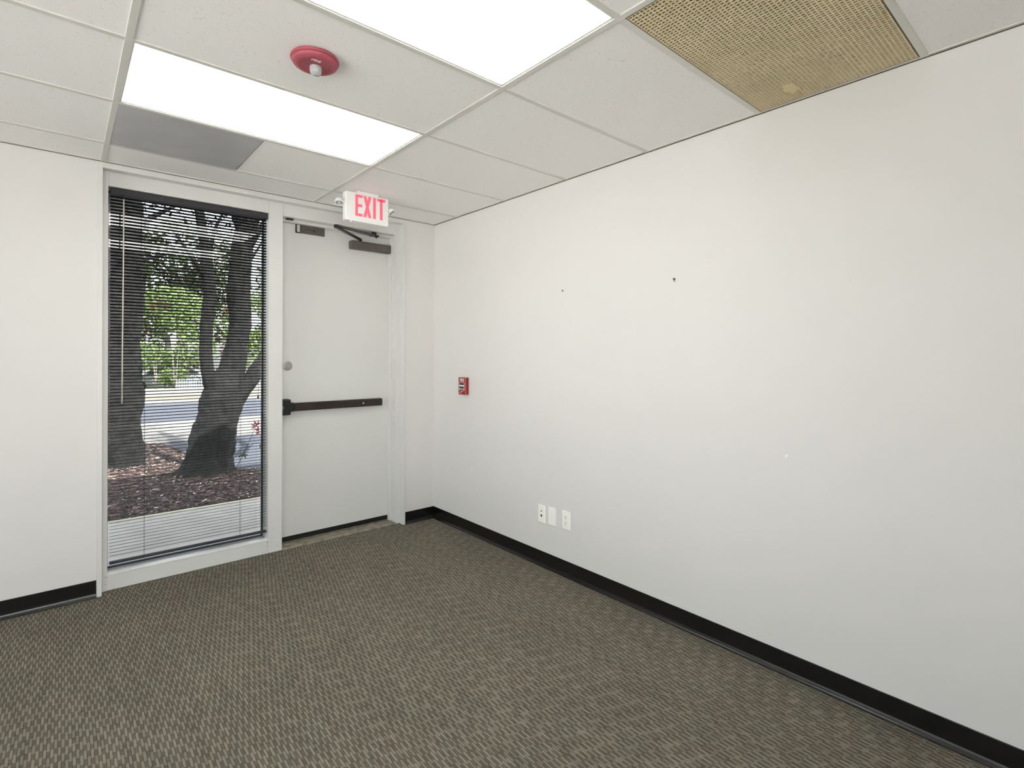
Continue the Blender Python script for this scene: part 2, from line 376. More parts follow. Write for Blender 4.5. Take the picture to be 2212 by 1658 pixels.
# ceiling: lay-in tiles on an exposed grid
T = .6096; TX = [-1.0392, -1.0392-1.2192, -1.0392-2*1.2192, -1.0392-3*1.2192]; C0 = .3412
YS = [-(C0+T*k) for k in range(-0, 10)]
ceil = MB()
cols = [(0, TX[0]), (TX[0], TX[1]), (TX[1], TX[2]), (TX[2], TX[3]), (TX[3], XL)]
rows_ = [(0, YS[0])]+list(zip(YS, YS[1:]))
skip = {(1, 2), (1, 4), (0, 5)}           # two lamps and the air return sit in these bays
for ci, (xa, xb) in enumerate(cols):
    for ri, (ya, yb) in enumerate(rows_):
        yb = max(yb, YF)
        if yb >= ya: continue
        if (ci, ri) in skip: continue
        if (ci, ri) == (1, 1):            # bay shared by the grey panel and a cut tile
            ceil.box(-1.634, xa-.004, yb+.004, ya-.004, H+.004, H+.02); continue
        ceil.box(xb+.004, xa-.004, yb+.004, ya-.004, H+.004, H+.02)
ceiling = struct(ceil.build('ceiling', TILE))
grid = MB(); tw = .012
for x in TX: grid.box(x-tw, x+tw, YF, 0, H-.001, H+.006)
for y in YS:
    if y > YF: grid.box(XL, 0, y-tw, y+tw, H-.0005, H+.006)
grid.box(-.016, 0, YF, 0, H, H+.006).box(XL, 0, -.016, 0, H, H+.006).box(XL, XL+.016, YF, 0, H, H+.006)
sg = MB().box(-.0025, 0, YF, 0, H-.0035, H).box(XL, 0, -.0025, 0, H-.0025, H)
sg.build('shade_line_strip', mat('shade_line_brown', (.10, .08, .05, 1), .9, vary=.3), ceiling)  # brown strips: shade line at the wall angle put into colour
grid.build('ceiling_grid', GRIDM, ceiling, bevel=.0012)
struct(MB().box(XL, 0, YF, 0, H+.16, H+.2).build('ceiling_plenum_deck', DARK))

# baseboards: coved vinyl
def cove(name, a, b, nrm):
    """from a to b along the wall, nrm points into the room"""
    a, b, nv = Vector(a), Vector(b), Vector(nrm); d = (b-a); L = d.length; d.normalize()
    prof = [(0, 0), (.015, 0), (.0150, .0035), (.0128, .0072), (.0092, .0105), (.0062, .0150), (.0042, .022), (.0034, .034), (.0034, .097), (.002, .0995), (0, .0995)]
    mb = MB(); mb.prism(prof, 0, L, lambda u, v, t: a+d*t+nv*u+Vector((0, 0, v)))
    o = mb.build(name, VINYL, smooth=False); return struct(o)
cove('baseboard_right', (0, YF, 0), (0, -.0005, 0), (-1, 0, 0))
cove('baseboard_back', (-.278, 0, 0), (0, 0, 0), (0, -1, 0))
cove('baseboard_back_left', (XL, 0, 0), (-2.284, 0, 0), (0, -1, 0))
cove('baseboard_left', (XL, YF, 0), (XL, 0, 0), (1, 0, 0))

# ------------------------------------------------------------------ storefront frame, window and door
PY = .06                          # face of the recessed frame
# casing: thin flange round the opening, lining its reveal
tr = MB()
tr.box(-2.283, OX0+.004, -.006, PY, 0, OZ+.020)
tr.box(OX1-.004, -.277, -.006, PY, 0, OZ+.020)
tr.box(OX0+.004, OX1-.004, -.006, PY, OZ-.004, OZ+.020)
struct(tr.build('trim_1', TRIM, bevel=.0015))
WX0, WX1, WZ0, WZ1 = -2.230, -1.331, .092, 2.409
DX0, DX1, DZ = -1.236, -.331, 2.406
fr = MB()
fr.box(OX0, WX0, PY, .25, 0, OZ)                       # left stile
fr.box(WX0, WX1, PY, .25, 0, WZ0)                      # bottom rail
fr.box(WX0, WX1, PY, .25, WZ1, OZ)                     # head over the window
fr.box(WX1, DX0, PY, .25, 0, OZ)                       # mullion
fr.box(DX0, DX1, PY, .25, DZ, OZ)                      # head over the door
fr.box(DX1, OX1, PY, .25, 0, OZ)                       # hinge jamb
win = empty('window_1', (WX0, PY, 0)); struct(win)
fo = fr.build('window_frame', TRIM, win, bevel=.002)
MB().box(WX0, WX1, PY-.003, .108, WZ0, WZ0+.009).build('window_sill', mat('sill_lit_white', (.86, .86, .84, 1), .25, vary=.02), win, bevel=.002)  # paler than the frame: light from above put into its colour
bead = MB()
for (x0, x1, z0, z1) in ((WX0, WX0+.008, WZ0, WZ1), (WX1-.008, WX1, WZ0, WZ1), (WX0, WX1, WZ0, WZ0+.006), (WX0, WX1, WZ1-.008, WZ1)):
    bead.box(x0, x1, .192, .214, z0, z1)
bead.build('glazing_gasket', GASKET, win)
MB().box(WX0+.001, WX1-.001, .201, .2025, WZ0, WZ1).build('window_pane', GLASS, win)
# small screws on the frame
sc = MB()
for x, z in ((-1.268, .040), (-2.238, .083), (-2.238, .040), (-1.336, .082), (-1.336, .055)): sc.cyl((x, PY-.0015, z), .0035, .002, (0, 1, 0), 12)
sc.build('frame_screw', STEEL, win)

door = empty('door_1', (DX0, .18, 0)); struct(door)
DF = .18
MB().box(DX0+.003, DX1-.006, DF, DF+.045, .050, DZ-.004).build('door_leaf', DOORP, door, bevel=.0015)
MB().box(DX0+.003, DX1-.006, DF+.004, DF+.045, .014, .052).build('door_sweep', RUBBER, door)
st = MB()
st.box(DX1-.014, DX1, .13, DF-.001, 0, DZ).box(DX0, DX0+.014, .13, DF-.001, 0, DZ).box(DX0+.014, DX1-.014, .13, DF-.001, DZ-.020, DZ)
st.build('door_stop', TRIM, door, bevel=.0015)
# little raised beads in the hinge jamb's profile
MB().box(DX1-.004, DX1, PY+.018, PY+.036, 0, DZ).build('jamb_bead', TRIM, door, bevel=.001)
th = MB().prism([(.050, -.02), (.050, .004), (.062, .011), (.095, .012), (.100, .009), (.118, .009), (.122, .012), (.20, .012), (.215, .004), (.215, -.02)], DX0, DX1, lambda u, v, t: (t, u, v))
th.build('threshold', ALU, door)

# exit bar
bar = empty('exit_bar', (-1.2, DF, 1.02)); attach(bar, door)
b_ = MB().box(-1.135, -.415, .142, DF, .985, 1.045)
b_.build('bar_housing', BRONZED, bar, bevel=.004)
MB().box(-1.13, -.618, .122, .145, .994, 1.036).build('push_pad', BRONZED, bar, bevel=.004)
MB().box(-.616, -.417, .132, .143, .989, 1.041).build('bar_end_cover', BRONZED, bar, bevel=.002)
MB().cyl((-.585, .133, 1.015), .0065, -.003, (0, 1, 0), 16).build('bar_screw', STEELB, bar)
hd = MB().box(-1.222, -1.160, .108, DF, .962, 1.078)
hd.build('latch_case', BLACKP, bar, bevel=.009)
hd = MB(); hd.prism([(-1.164, .985), (-1.164, 1.055), (-1.135, 1.050), (-1.120, 1.034), (-1.120, 1.004), (-1.135, .988)], .112, DF, lambda u, v, t: (u, t, v))
hd.build('latch_neck', BLACKP, bar, bevel=.004)
MB().box(-1.2215, -1.212, .104, .112, 1.006, 1.030).build('latch_tab', mat('grey_tab', (.12, .14, .14, 1), .5, vary=.1), bar, bevel=.002)
# cylinder lock
lk = MB().lathe([(0, -.006), (.024, -.006), (.0335, -.004), (.0335, 0), (0, 0)], (-1.163, DF, 1.323), (0, 1, 0), 40)
lk = lk.build('lock_rose', STEEL, door, smooth=False)
MB().cyl((-1.163, DF-.0075, 1.323), .003, .002, (0, 1, 0), 12).build('keyhole', STEELB, lk)
MB().lathe([(0, -.004), (.004, -.004), (.006, 0), (0, 0)], (-1.118, DF, 1.10), (0, 1, 0), 14).build('door_screw', TRIM, door)
# closer
cl = empty('door_closer', (-.52, DF, 2.29)); attach(cl, door)
MB().box(-.696, -.345, .120, DF, 2.256, 2.324).build('closer_body', BRONZE, cl, bevel=.010)
MB().cyl((-.607, .150, 2.322), .013, .018, (0, 0, 1), 18).build('closer_spindle', BRONZED, cl)
arm = MB().bar((-.607, .150, 2.342), (-.905, -.085, 2.352), .026, .013)
arm.cyl((-.905, -.085, 2.345), .016, .022, (0, 0, 1), 18)
arm.build('main_arm', BRONZED, cl, bevel=.002)
arm = MB().bar((-.905, -.085, 2.364), (-.52, .100, 2.380), .034, .014)
arm.cyl((-.905, -.085, 2.358), .013, .012, (0, 0, 1), 18)
arm.build('forearm', BRONZE, cl, bevel=.002)
ft = MB().box(-.545, -.475, .085, .125, 2.372, 2.384).box(-.525, -.495, .09, .12, 2.384, DZ).cyl((-.49, .105, 2.362), .008, .016, (0, 0, 1), 12)
ft.build('arm_shoe', BRONZED, cl, bevel=.002)
# sensor box at the latch corner
bx = MB().box(-1.078, -.893, .164, DF, 2.326, 2.386).build('alarm_contact', BRONZE, door, bevel=.002)
MB().box(-1.105, -1.080, .168, DF, 2.331, 2.384).build('contact_end_cap', mat('pale_cap', (.55, .55, .52, 1), .4, vary=.05), bx, bevel=.002)
MB().box(-1.110, -1.1045, .166, DF, 2.325, 2.386).box(-1.11, -1.078, .166, DF, 2.325, 2.3305).build('contact_frame', BRONZED, bx)
lg = MB().lathe([(0, -.001), (.009, -.001), (.009, 0), (0, 0)], (-.975, .164, 2.352), (0, 1, 0), 20)
lg.box(-1.040, -.990, .1633, .1642, 2.355, 2.359)
lg.build('contact_emblem', BRONZED, bx)
MB().box(-1.199, -1.149, .095, .128, 2.396, DZ).build('strike_bracket', BRONZED, door, bevel=.002)

# ------------------------------------------------------------------ blind
bl = empty('venetian_blind', (-1.78, .095, 2.36))
tag(bl, 'dark charcoal horizontal mini blind, slats open, hanging in the tall window', 'window blind')
BX0, BX1 = -2.219, -1.336
hr = MB(); hr.prism([(.076, 2.368), (.0745, 2.372), (.0745, 2.405), (.077, 2.407), (.079, 2.405), (.079, 2.374), (.113, 2.374), (.113, 2.405), (.116, 2.407), (.1175, 2.404), (.1175, 2.368)], BX0, BX1, lambda u, v, t: (t, u, v))
hr.build('headrail', SLATR, bl, bevel=.0008)
MB().box(BX0+.002, BX1-.002, .0795, .1125, 2.3745, 2.404).build('headrail_mechanism', BLACKP, bl)
sl = MB(); PITCHS = .0197; z = 2.358; tilt = math.radians(15); nsl = 0
while z > .175:
    pts = []
    for i in range(7):
        s_ = (i/6-.5)*.025; c_ = .0025*(1-(2*i/6-1)**2)
        y_ = .0955+s_*math.cos(tilt)+c_*math.sin(tilt); z_ = z-s_*math.sin(tilt)+c_*math.cos(tilt)
        pts.append((y_, z_))
    low_ = [(y_, z_-.00022) for y_, z_ in pts[::-1]]
    sag = random.uniform(-.0004, .0004)
    sl.prism([(a, b+sag) for a, b in pts+low_], BX0+random.uniform(0, .0012), BX1-random.uniform(0, .0012), lambda u, v, t: (t, u, v))
    z -= PITCHS; nsl += 1
sl.build('slats', SLAT, bl)
br_ = MB(); br_.prism([(.082, .146), (.084, .144), (.107, .144), (.109, .146), (.109, .156), (.107, .158), (.084, .158), (.082, .156)], BX0, BX1, lambda u, v, t: (t, u, v))
br_.build('bottom_rail', SLATR, bl, bevel=.0006)
for x in (-2.047, -1.503):
    lc = MB()
    for y in (.0815, .1095): lc.bar((x, y, .156), (x, y, 2.37), .0012, .0012)
    zz = 2.3585
    while zz > .175:
        lc.bar((x+.0006, .0815, zz-.001), (x+.0006, .1095, zz-.006), .0006, .0006); zz -= PITCHS
    lc.build('ladder_cord', CORD, bl)
lc = MB().bar((-1.396, .0745, 1.125), (-1.394, .0745, 2.37), .0014, .0014).bar((-1.392, .0745, 1.125), (-1.391, .0745, 2.37), .0014, .0014)
lc = lc.build('lift_cord', CORD, bl)
MB().lathe([(0, 0), (.0055, .001), (.006, .010), (.003, .024), (0, .026)], (-1.395, .0745, 1.100), (0, 0, 1), 14).build('tassel', CORD, lc, smooth=True)
wd_ = MB().tube([(-2.1565, .066, 2.345, .0036), (-2.157, .066, 2.0, .0036), (-2.161, .067, 1.4, .0038), (-2.162, .068, 1.11, .0042)], 8)
wd_ = wd_.build('tilt_wand', WAND, bl, smooth=True)
MB().tube([(-2.1565, .073, 2.378, .0022), (-2.1565, .066, 2.366, .0022), (-2.1565, .066, 2.345, .0028)], 8).build('wand_hook', SLATR, wd_)

# ------------------------------------------------------------------ ceiling lamps
def troffer(x0, x1, y0, y1, label):
    t = empty('ceiling_lamp', ((x0+x1)/2, (y0+y1)/2, H)); tag(t, label, 'ceiling light', 'recessed ceiling lamps')
    f = MB()
    for a in ((x0, x0+.008, y0, y1), (x1-.008, x1, y0, y1), (x0, x1, y0, y0+.008), (x0, x1, y1-.008, y1)): f.box(*a, H+.003, H+.07)
    f.box(x0, x1, y0, y1, H+.07, H+.075)
    f.build('lamp_frame', TRMETAL, t, bevel=.002)
    MB().box(x0+.009, x1-.009, y0+.009, y1-.009, H+.006, H+.009).build('lamp_diffuser', LENS, t)
    return t
troffer(TX[1]+tw, TX[0]-tw, YS[2]+tw, YS[1]-tw, 'long bright lamp panel beside the grey ceiling panel, nearer the window')
troffer(TX[1]+tw, TX[0]-tw, YS[4]+tw, YS[3]-tw, 'bright lamp panel cut by the top edge, nearer the tan perforated grille')

# tan perforated air return
ar = empty('air_return_grille', (-.52, (YS[4]+YS[5])/2, H)); tag(ar, 'stained tan perforated air return grille in the ceiling by the right wall', 'ceiling grille')
gx0, gx1, gy0, gy1 = TX[0]+tw+.001, -.017, YS[5]+tw+.001, YS[4]-tw-.001
g_ = MB(); p_ = .0147; wv = .0040
x = gx0+p_/2
while x < gx1: g_.box(x-wv/2, x+wv/2, gy0, gy1, H+.0011, H+.0052); x += p_
y = gy0+p_/2
while y < gy1: g_.box(gx0, gx1, y-wv/2, y+wv/2, H+.0009, H+.0050); y += p_
g_.build('perforated_face', TAN, ar)
e_ = MB()
for a in ((gx0, gx0+.002, gy0, gy1), (gx1-.002, gx1, gy0, gy1), (gx0, gx1, gy0, gy0+.002), (gx0, gx1, gy1-.002, gy1)): e_.box(*a, H+.0005, H+.012)
e_.build('grille_edge', mat('edge_brown', (.09, .06, .035, 1), .8, vary=.2), ar)
MB().box(gx0, gx1, gy0, gy1, H+.0054, H+.0075).build('filter_back', mat('filter_brown', (.20, .165, .125, 1), .9, vary=.2), ar)
# pale worn spot
pb = bmesh.new(); cs = Vector((-.135, -2.965, H+.0003)); vv = []
for i in range(20):
    an = i/20*2*math.pi; r = (.040+.035*noise.noise(Vector((math.cos(an)*1.9, math.sin(an)*1.9, 3))))
    vv.append(pb.verts.new(cs+Vector((math.cos(an)*r*1.25, math.sin(an)*r*.62, 0))))
top = [pb.verts.new(v.co+Vector((0, 0, .0006))) for v in vv]
pb.faces.new(vv); pb.faces.new(top[::-1])
for i in range(20): pb.faces.new((vv[i], vv[(i+1) % 20], top[(i+1) % 20], top[i]))
mb_ = MB(); mb_.bm.free(); mb_.bm = pb; mb_.build('worn_spot', TANL, ar)

# grey metal ceiling panel
gp = MB().box(TX[1]+tw, -1.640, YS[1]+tw, YS[0]-tw, H-.001, H+.012).build('ceiling_access_panel', GREYP, None, bevel=.002, loc=(-1.94, -.646, H))
tag(gp, 'flat grey metal ceiling panel between the lamp and the window wall', 'ceiling panel')

# ------------------------------------------------------------------ fire strobe on the ceiling
fs = empty('fire_strobe', (-1.713, -1.872, H)); tag(fs, 'round red fire alarm strobe with clear lens on the ceiling', 'fire alarm')
c_ = (-1.713, -1.872, H)
MB().lathe([(0, .002), (.085, .002), (.087, -.003), (.086, -.009), (.081, -.011), (0, -.011)], c_, (0, 0, 1), 56).build('mounting_ring', STROBE, fs, smooth=False)
MB().lathe([(0, -.009), (.083, -.009), (.083, -.014), (.078, -.021), (.068, -.026), (.058, -.028), (.054, -.0265), (.030, -.0265), (0, -.0265)], c_, (0, 0, 1), 56).build('dome', STROBE, fs, smooth=True)
le = MB().lathe([(.022, -.024), (.0225, -.036), (.0205, -.047), (.0155, -.055), (.0085, -.059), (0, -.060)], (c_[0]+.004, c_[1]+.004, H), (0, 0, 1), 32).build('strobe_lens', LENSC, fs, smooth=True)
MB().lathe([(.013, -.030), (.010, -.040), (.005, -.047), (0, -.049)], (c_[0]+.004, c_[1]+.004, H), (0, 0, 1), 16).build('flash_tube', SIGNW, le)
text_part('lettering', 'FIRE', LETW, fs, .019, (c_[0]-.012, c_[1]-.043, H-.0272), (1, 0, 0), (0, -1, 0), .0008)

# ------------------------------------------------------------------ exit sign
es = empty('exit_sign', (-.844, -.46, H)); tag(es, 'white emergency exit sign with red letters and two lamp heads, hung at the ceiling', 'exit sign')
EY = -.48
MB().box(-.915, -.755, EY+.008, EY+.058, 2.505, H+.001).build('canopy', SIGNW, es, bevel=.003)
MB().box(-1.000, -.690, EY+.004, EY+.050, 2.318, 2.508).build('sign_housing', SIGNW, es, bevel=.004)
MB().box(-.994, -.686, EY, EY+.006, 2.3165, 2.510).build('sign_face', SIGNW, es, bevel=.002)
def quad_letters(y, flip=1):
    L = MB(); zb, zt = 2.354, 2.500; t = .019
    f = lambda u, v, s_: (u, s_, v)
    def bx_(x0, x1, z0, z1): L.box(x0, x1, y-.0012, y+.0006, z0, z1)
    bx_(-.932, -.913, zb, zt); bx_(-.913, -.880, zb, zb+t); bx_(-.913, -.880, zt-t, zt); bx_(-.913, -.882, 2.417, 2.417+t)
    for a, b in ((-.874, -.8155), (-.8155, -.874)):
        s1 = .0105 if a < b else -.0105
        pts = [(a-.0105+.0105, zb), (a+.0+.021*(1 if a < b else -1), zb), (b, zt), (b-.021*(1 if a < b else -1), zt)]
        L.prism(pts, y-.0012-(0 if a < b else .0002), y+.0006, f)
    bx_(-.802, -.782, zb, zt)
    bx_(-.751, -.731, zb, zt); bx_(-.772, -.710, zt-t, zt)
    return L
quad_letters(EY).build('lettering', EXITR, es)
for sgn, x0, dr in ((-1, -1.000, (-.12, -.42, -.95)), (1, -.690, (.42, -.50, -.75))):
    hx = x0+sgn*.036; hc = Vector((hx, EY+.024, 2.434 if sgn < 0 else 2.432)); d_ = Vector(dr).normalized()
    hb = MB().lathe([(0, -.026), (.012, -.024), (.022, -.017), (.027, -.006), (.0285, .008), (.0285, .013), (.025, .013), (.020, .004), (0, .002)], hc, d_, 28)
    hb = hb.build('lamp_head', SIGNW, es, smooth=True)
    MB().bar((x0-sgn*.002, EY+.026, hc.z), (x0+sgn*.016, EY+.026, hc.z), .016, .016).build('swivel_arm', SIGNW, hb, bevel=.002)
    MB().lathe([(0, .014), (.012, .013), (.0225, .009), (0, .005)], hc, d_, 24).build('head_lens', LENSC, hb, smooth=True)
    MB().lathe([(0, .0155), (.006, .0155), (.008, .012)], hc, d_, 16).build('bulb', SIGNW, hb)
MB().lathe([(0, -.005), (.004, -.004), (.005, 0), (0, 0)], (-.955, EY+.02, 2.318), (0, 0, 1), 14).build('indicator_light', LEDR, es)

# ------------------------------------------------------------------ fire alarm pull station on the right wall
ps = empty('fire_pull_station', (0, -.4655, 1.16)); tag(ps, 'small red fire alarm pull box on the right wall near the door', 'fire alarm')
MB().box(-.024, 0, -.513, -.418, 1.095, 1.228).build('back_box', PULLR, ps, bevel=.004)
MB().box(-.033, -.0245, -.514, -.417, 1.094, 1.229).build('front_cover', PULLR, ps, bevel=.003)
MB().box(-.0335, -.030, -.5145, -.4165, 1.0932, 1.0965).box(-.0335, -.030, -.5145, -.512, 1.0932, 1.23).build('cover_edge', PULLP, ps)
hl = MB(); hl.prism([(-.500, 1.190), (-.430, 1.190), (-.430, 1.130), (-.448, 1.121), (-.465, 1.118), (-.482, 1.121), (-.500, 1.130)], -.0335, -.0350, lambda u, v, t: (t, u, v))
hl = hl.build('pull_handle', HANDW, ps)
MB().box(-.0362, -.0345, -.495, -.435, 1.170, 1.187).build('handle_recess_upper', mat('handle_grey', (.045, .045, .04, 1), .5), hl)
MB().box(-.0362, -.0345, -.495, -.435, 1.142, 1.158).build('handle_recess', BLACKP, hl)
MB().box(-.0362, -.0345, -.490, -.440, 1.125, 1.135).build('handle_recess_lower', BLACKP, hl)
text_part('lettering', 'FIRE', LETW, ps, .034, (-.0335, -.466, 1.208), (0, -1, 0), (0, 0, 1), .0012, sx=.95)
MB().box(-.0338, -.033, -.468, -.425, 1.103, 1.112).build('instruction_strip', PULLP, ps)

# ------------------------------------------------------------------ wall plates
def plate(y0, y1, z0, z1, kind, label):
    e = empty('wall_plate' if kind != 'outlet' else 'power_outlet', (0, (y0+y1)/2, (z0+z1)/2)); tag(e, label, 'wall plate' if kind != 'outlet' else 'outlet')
    yc, zc = (y0+y1)/2, (z0+z1)/2
    w = MB(); w.prism([(0, y0), (-.003, y0), (-.0062, y0-.004 if y0 > y1 else y0+.004), (-.0062, y1+.004 if y0 > y1 else y1-.004), (-.003, y1), (0, y1)], z0, z1, lambda u, v, t: (u, v, t))
    w.build('cover_plate', WPLAST, e, bevel=.0018)
    if kind == 'data':
        MB().cyl((-.0062, yc, zc+.018), .0042, -.003, (1, 0, 0), 14).build('coax_jack', SLOT, e)
        MB().box(-.0068, -.005, yc-.007, yc+.007, zc-.021, zc-.005).build('phone_jack', REDJ, e)
        for dz in (.042, -.042): MB().cyl((-.0062, yc, zc+dz), .0028, -.0008, (1, 0, 0), 12).build('plate_screw', STEELB, e)
    if kind == 'blank':
        for dz in (.042, -.042): MB().cyl((-.0062, yc, zc+dz), .0028, -.0008, (1, 0, 0), 12).build('plate_screw', WPLAST, e)
    if kind == 'outlet':
        for dz in (.0195, -.0195):
            r = MB(); pts = []
            for i in range(24):
                an = i/24*2*math.pi; pts.append((yc+.0172*math.cos(an), zc+dz+max(-.0125, min(.0125, .0172*math.sin(an)))))
            r.prism(pts, -.006, -.0078, lambda u, v, t: (t, u, v)); r = r.build('socket', WPLAST, e)
            MB().box(-.0081, -.0075, yc+.005, yc+.0075, zc+dz-.001, zc+dz+.008).box(-.0081, -.0075, yc-.0075, yc-.005, zc+dz-.001, zc+dz+.007).cyl((-.0077, yc, zc+dz-.007), .0026, -.0004, (1, 0, 0), 12).build('slots', SLOT, r)
        MB().cyl((-.0062, yc, zc), .0025, -.0008, (1, 0, 0), 12).build('plate_screw', STEELB, e)
    return e
plate(-1.314, -1.384, .293, .408, 'data', 'white wall plate with a jack and small rust-brown opening, beside the blank plate')
plate(-1.409, -1.479, .297, .412, 'blank', 'blank white wall plate between the jack plate and the power outlet')
plate(-1.537, -1.607, .302, .417, 'outlet', 'white duplex power outlet low on the right wall')

for (y, z, r, lab) in ((-1.532, 1.826, .0058, 'small dark screw anchor left in the right wall, the one nearer the corner'), (-2.339, 1.814, .0078, 'small dark screw anchor left in the right wall, farther from the corner')):
    a_ = empty('wall_anchor', (0, y, z)); tag(a_, lab, 'wall anchor', 'screw anchors left in the wall')
    MB().lathe([(0, .001), (r, .001), (r*.9, -.003), (r*.5, -.004), (0, -.004)], (0, y, z), (1, 0, 0), 16).build('anchor_rim', NAILM, a_)
    MB().lathe([(0, -.0045), (r*.42, -.0045), (r*.42, -.003), (0, -.003)], (0, y, z), (1, 0, 0), 12).build('screw_hole', SLOT, a_)
    if r > .007: MB().cyl((0, y-.001, z-.011), .003, -.003, (1, 0, 0), 10).build('screw_tip', NAILM, a_)
sp_ = MB().lathe([(0, .001), (.0072, .001), (.0070, -.0028), (.003, -.004), (0, -.004)], (0, -2.9045, .968), (1, 0, 0), 20).box(-.003, .0005, -2.9075, -2.9025, .956, .963)
tag(sp_.build('wall_plug', SPACK, None, smooth=False, loc=(0, -2.9045, .968)), 'tiny white plastic plug on the right wall below eye height', 'wall plug')

# ------------------------------------------------------------------ outside: ground
def flat(name, pts, z0, z1, m):
    mb = MB(); mb.prism(pts, z0, z1, lambda u, v, t: (u, v, t)); return mb.build(name, m)
struct(flat('sidewalk', [(-8, .215), (6, .215), (6, 1.73), (-8, 1.85)], -.2, -.05, CONC))
struct(flat('sidewalk_edge', [(-8, 1.851), (6, 1.731), (6, 1.775), (-8, 1.895)], -.2, -.046, mat('edge_tan', (.62, .56, .42, 1), .85, vary=.15, vscale=8)))
struct(MB().box(-14, 26, .21, 14.2, -.35, -.075).build('parking_ground', ASPH))
struct(flat('parking_lane', [(-14, 6.45), (26, 6.45), (26, 9.45), (-14, 9.45)], -.08, -.062, CONCL))
struct(flat('far_pavement', [(-14, 14.2), (26, 14.2), (26, 16.0), (-14, 16.0)], -.3, -.05, CONCL))
struct(flat('far_kerb', [(-14, 16.0), (26, 16.0), (26, 17.2), (-14, 17.2)], -.3, -.045, KERB))
struct(flat('far_walkway', [(-14, 17.2), (26, 17.2), (26, 21.6), (-14, 21.6)], -.3, -.05, CONCL))
lawn = MB(); lawn.prism([(21.6, -.3), (21.6, -.045), (30, -.75), (60, -1.2), (60, -1.6)], -30, 50, lambda u, v, t: (t, u, v))
struct(lawn.build('far_lawn', GRASSM))

# mulch bed with its edging
edge = [(-5.5, 7.2), (-2.6, 7.1), (-1.75, 6.8), (-1.45, 6.56), (-1.21, 6.2), (-1.08, 5.5), (-1.02, 4.9), (-.93, 4.1), (-.82, 3.5), (-.54, 3.22), (0.2, 3.15), (3.5, 3.15)]
near = [(3.5, 1.80), (-5.5, 1.88)]
def bed_h(x, y): return .02*noise.noise(Vector((x*1.3, y*1.3, 0)))+.012*noise.noise(Vector((x*6, y*6, 1)))-.035
bed = MB(); bed.prism(edge+near, -.12, -.052, lambda u, v, t: (u, v, t)); bed_o = bed.build('mulch_bed', SOIL); struct(bed_o)
def inside(x, y):
    P_ = edge+near; c = False; j = len(P_)-1
    for i in range(len(P_)):
        if (P_[i][1] > y) != (P_[j][1] > y) and x < (P_[j][0]-P_[i][0])*(y-P_[i][1])/(P_[j][1]-P_[i][1])+P_[i][0]: c = not c
        j = i
    return c
def colored(name, polys, cols_, m):
    """polys: lists of xyz; one colour each"""
    verts, faces = [], []
    for p in polys:
        k = len(verts); verts += p; faces.append(tuple(range(k, k+len(p))))
    me = bpy.data.meshes.new(name); me.from_pydata([tuple(v) for v in verts], [], faces)
    a = me.color_attributes.new('tint', 'FLOAT_COLOR', 'CORNER'); buf = []
    for p, c in zip(polys, cols_): buf += [c[0], c[1], c[2], 1.0]*len(p)
    a.data.foreach_set('color', buf); me.materials.append(m)
    o = bpy.data.objects.new(name, me); C.objects.link(o); return o
polys, cs_ = [], []
for _ in range(26000):
    x = random.uniform(-3.2, 1.2); y = 1.75+(random.random()**1.25)*5.6
    if not inside(x, y): continue
    an = random.uniform(0, math.pi); L_ = random.uniform(.008, .028); w_ = random.uniform(.003, .008)
    d = Vector((math.cos(an), math.sin(an), random.uniform(-.25, .25))); s_ = Vector((-math.sin(an), math.cos(an), random.uniform(-.5, .5)))
    c = Vector((x, y, -.050+random.uniform(0, .022)))
    polys.append([c-d*L_-s_*w_, c+d*L_*.8-s_*w_*1.1, c+d*L_, c+d*L_*.7+s_*w_, c-d*L_*.9+s_*w_*.8])
    k = random.random()
    base = (.060, .034, .030) if k < .55 else (.10, .065, .055) if k < .8 else (.12, .11, .10) if k < .93 else (.33, .27, .25)
    v = random.uniform(.7, 1.35); cs_.append(tuple(min(1, q*v*2.2) for q in base))
ch = colored('wood_chips', polys, cs_, CHIP); tag(ch, 'red-brown wood mulch scattered under the two trees outside', 'mulch', kind='stuff')

# ------------------------------------------------------------------ trees
def leaves(name, blobs, n_, size, palette, parent, red=0., squash=.5):
    polys, cc = [], []
    vol = [b[3]*b[4]*b[5] for b in blobs]; tot = sum(vol)
    for b, vo in zip(blobs, vol):
        for _ in range(int(n_*vo/tot)):
            while True:
                q = Vector((random.uniform(-1, 1), random.uniform(-1, 1), random.uniform(-1, 1)))
                if .15 < q.length < 1: break
            c = Vector((b[0]+q.x*b[3], b[1]+q.y*b[4], b[2]+q.z*b[5]))
            if noise.noise(c*(1.7 if size < .12 else .8)+Vector((2, 7, 4))) < (.0 if size < .12 else -.15): continue
            d = Vector((random.uniform(-1, 1), random.uniform(-1, 1), random.uniform(-1, .5))).normalized()
            s_ = d.cross(Vector((random.uniform(-1, 1), random.uniform(-1, 1), random.uniform(-1, 1)))).normalized()
            L_ = size*random.uniform(.6, 1.2); w_ = L_*squash*random.uniform(.7, 1.1); nn = d.cross(s_)*L_*.12
            polys.append([c-d*L_*.5, c-d*L_*.1+s_*w_*.5+nn, c+d*L_*.5, c-d*L_*.1-s_*w_*.5+nn])
            col = random.choice(palette) if noise.noise(c*.9+Vector((5, 3, 1))) < .62-red*5 or random.random() < .4 else (.17, .07, .06)
            v = random.uniform(.75, 1.3); cc.append(tuple(min(1, k*v) for k in col))
    o = colored(name, polys, cc, LEAF)
    if parent is not None: attach(o, parent)
    return o
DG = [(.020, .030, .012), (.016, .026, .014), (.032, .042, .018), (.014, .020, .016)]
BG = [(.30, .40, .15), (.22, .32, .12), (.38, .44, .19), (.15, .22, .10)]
MG = [(.070, .095, .035), (.05, .08, .03), (.10, .12, .05), (.04, .055, .03)]

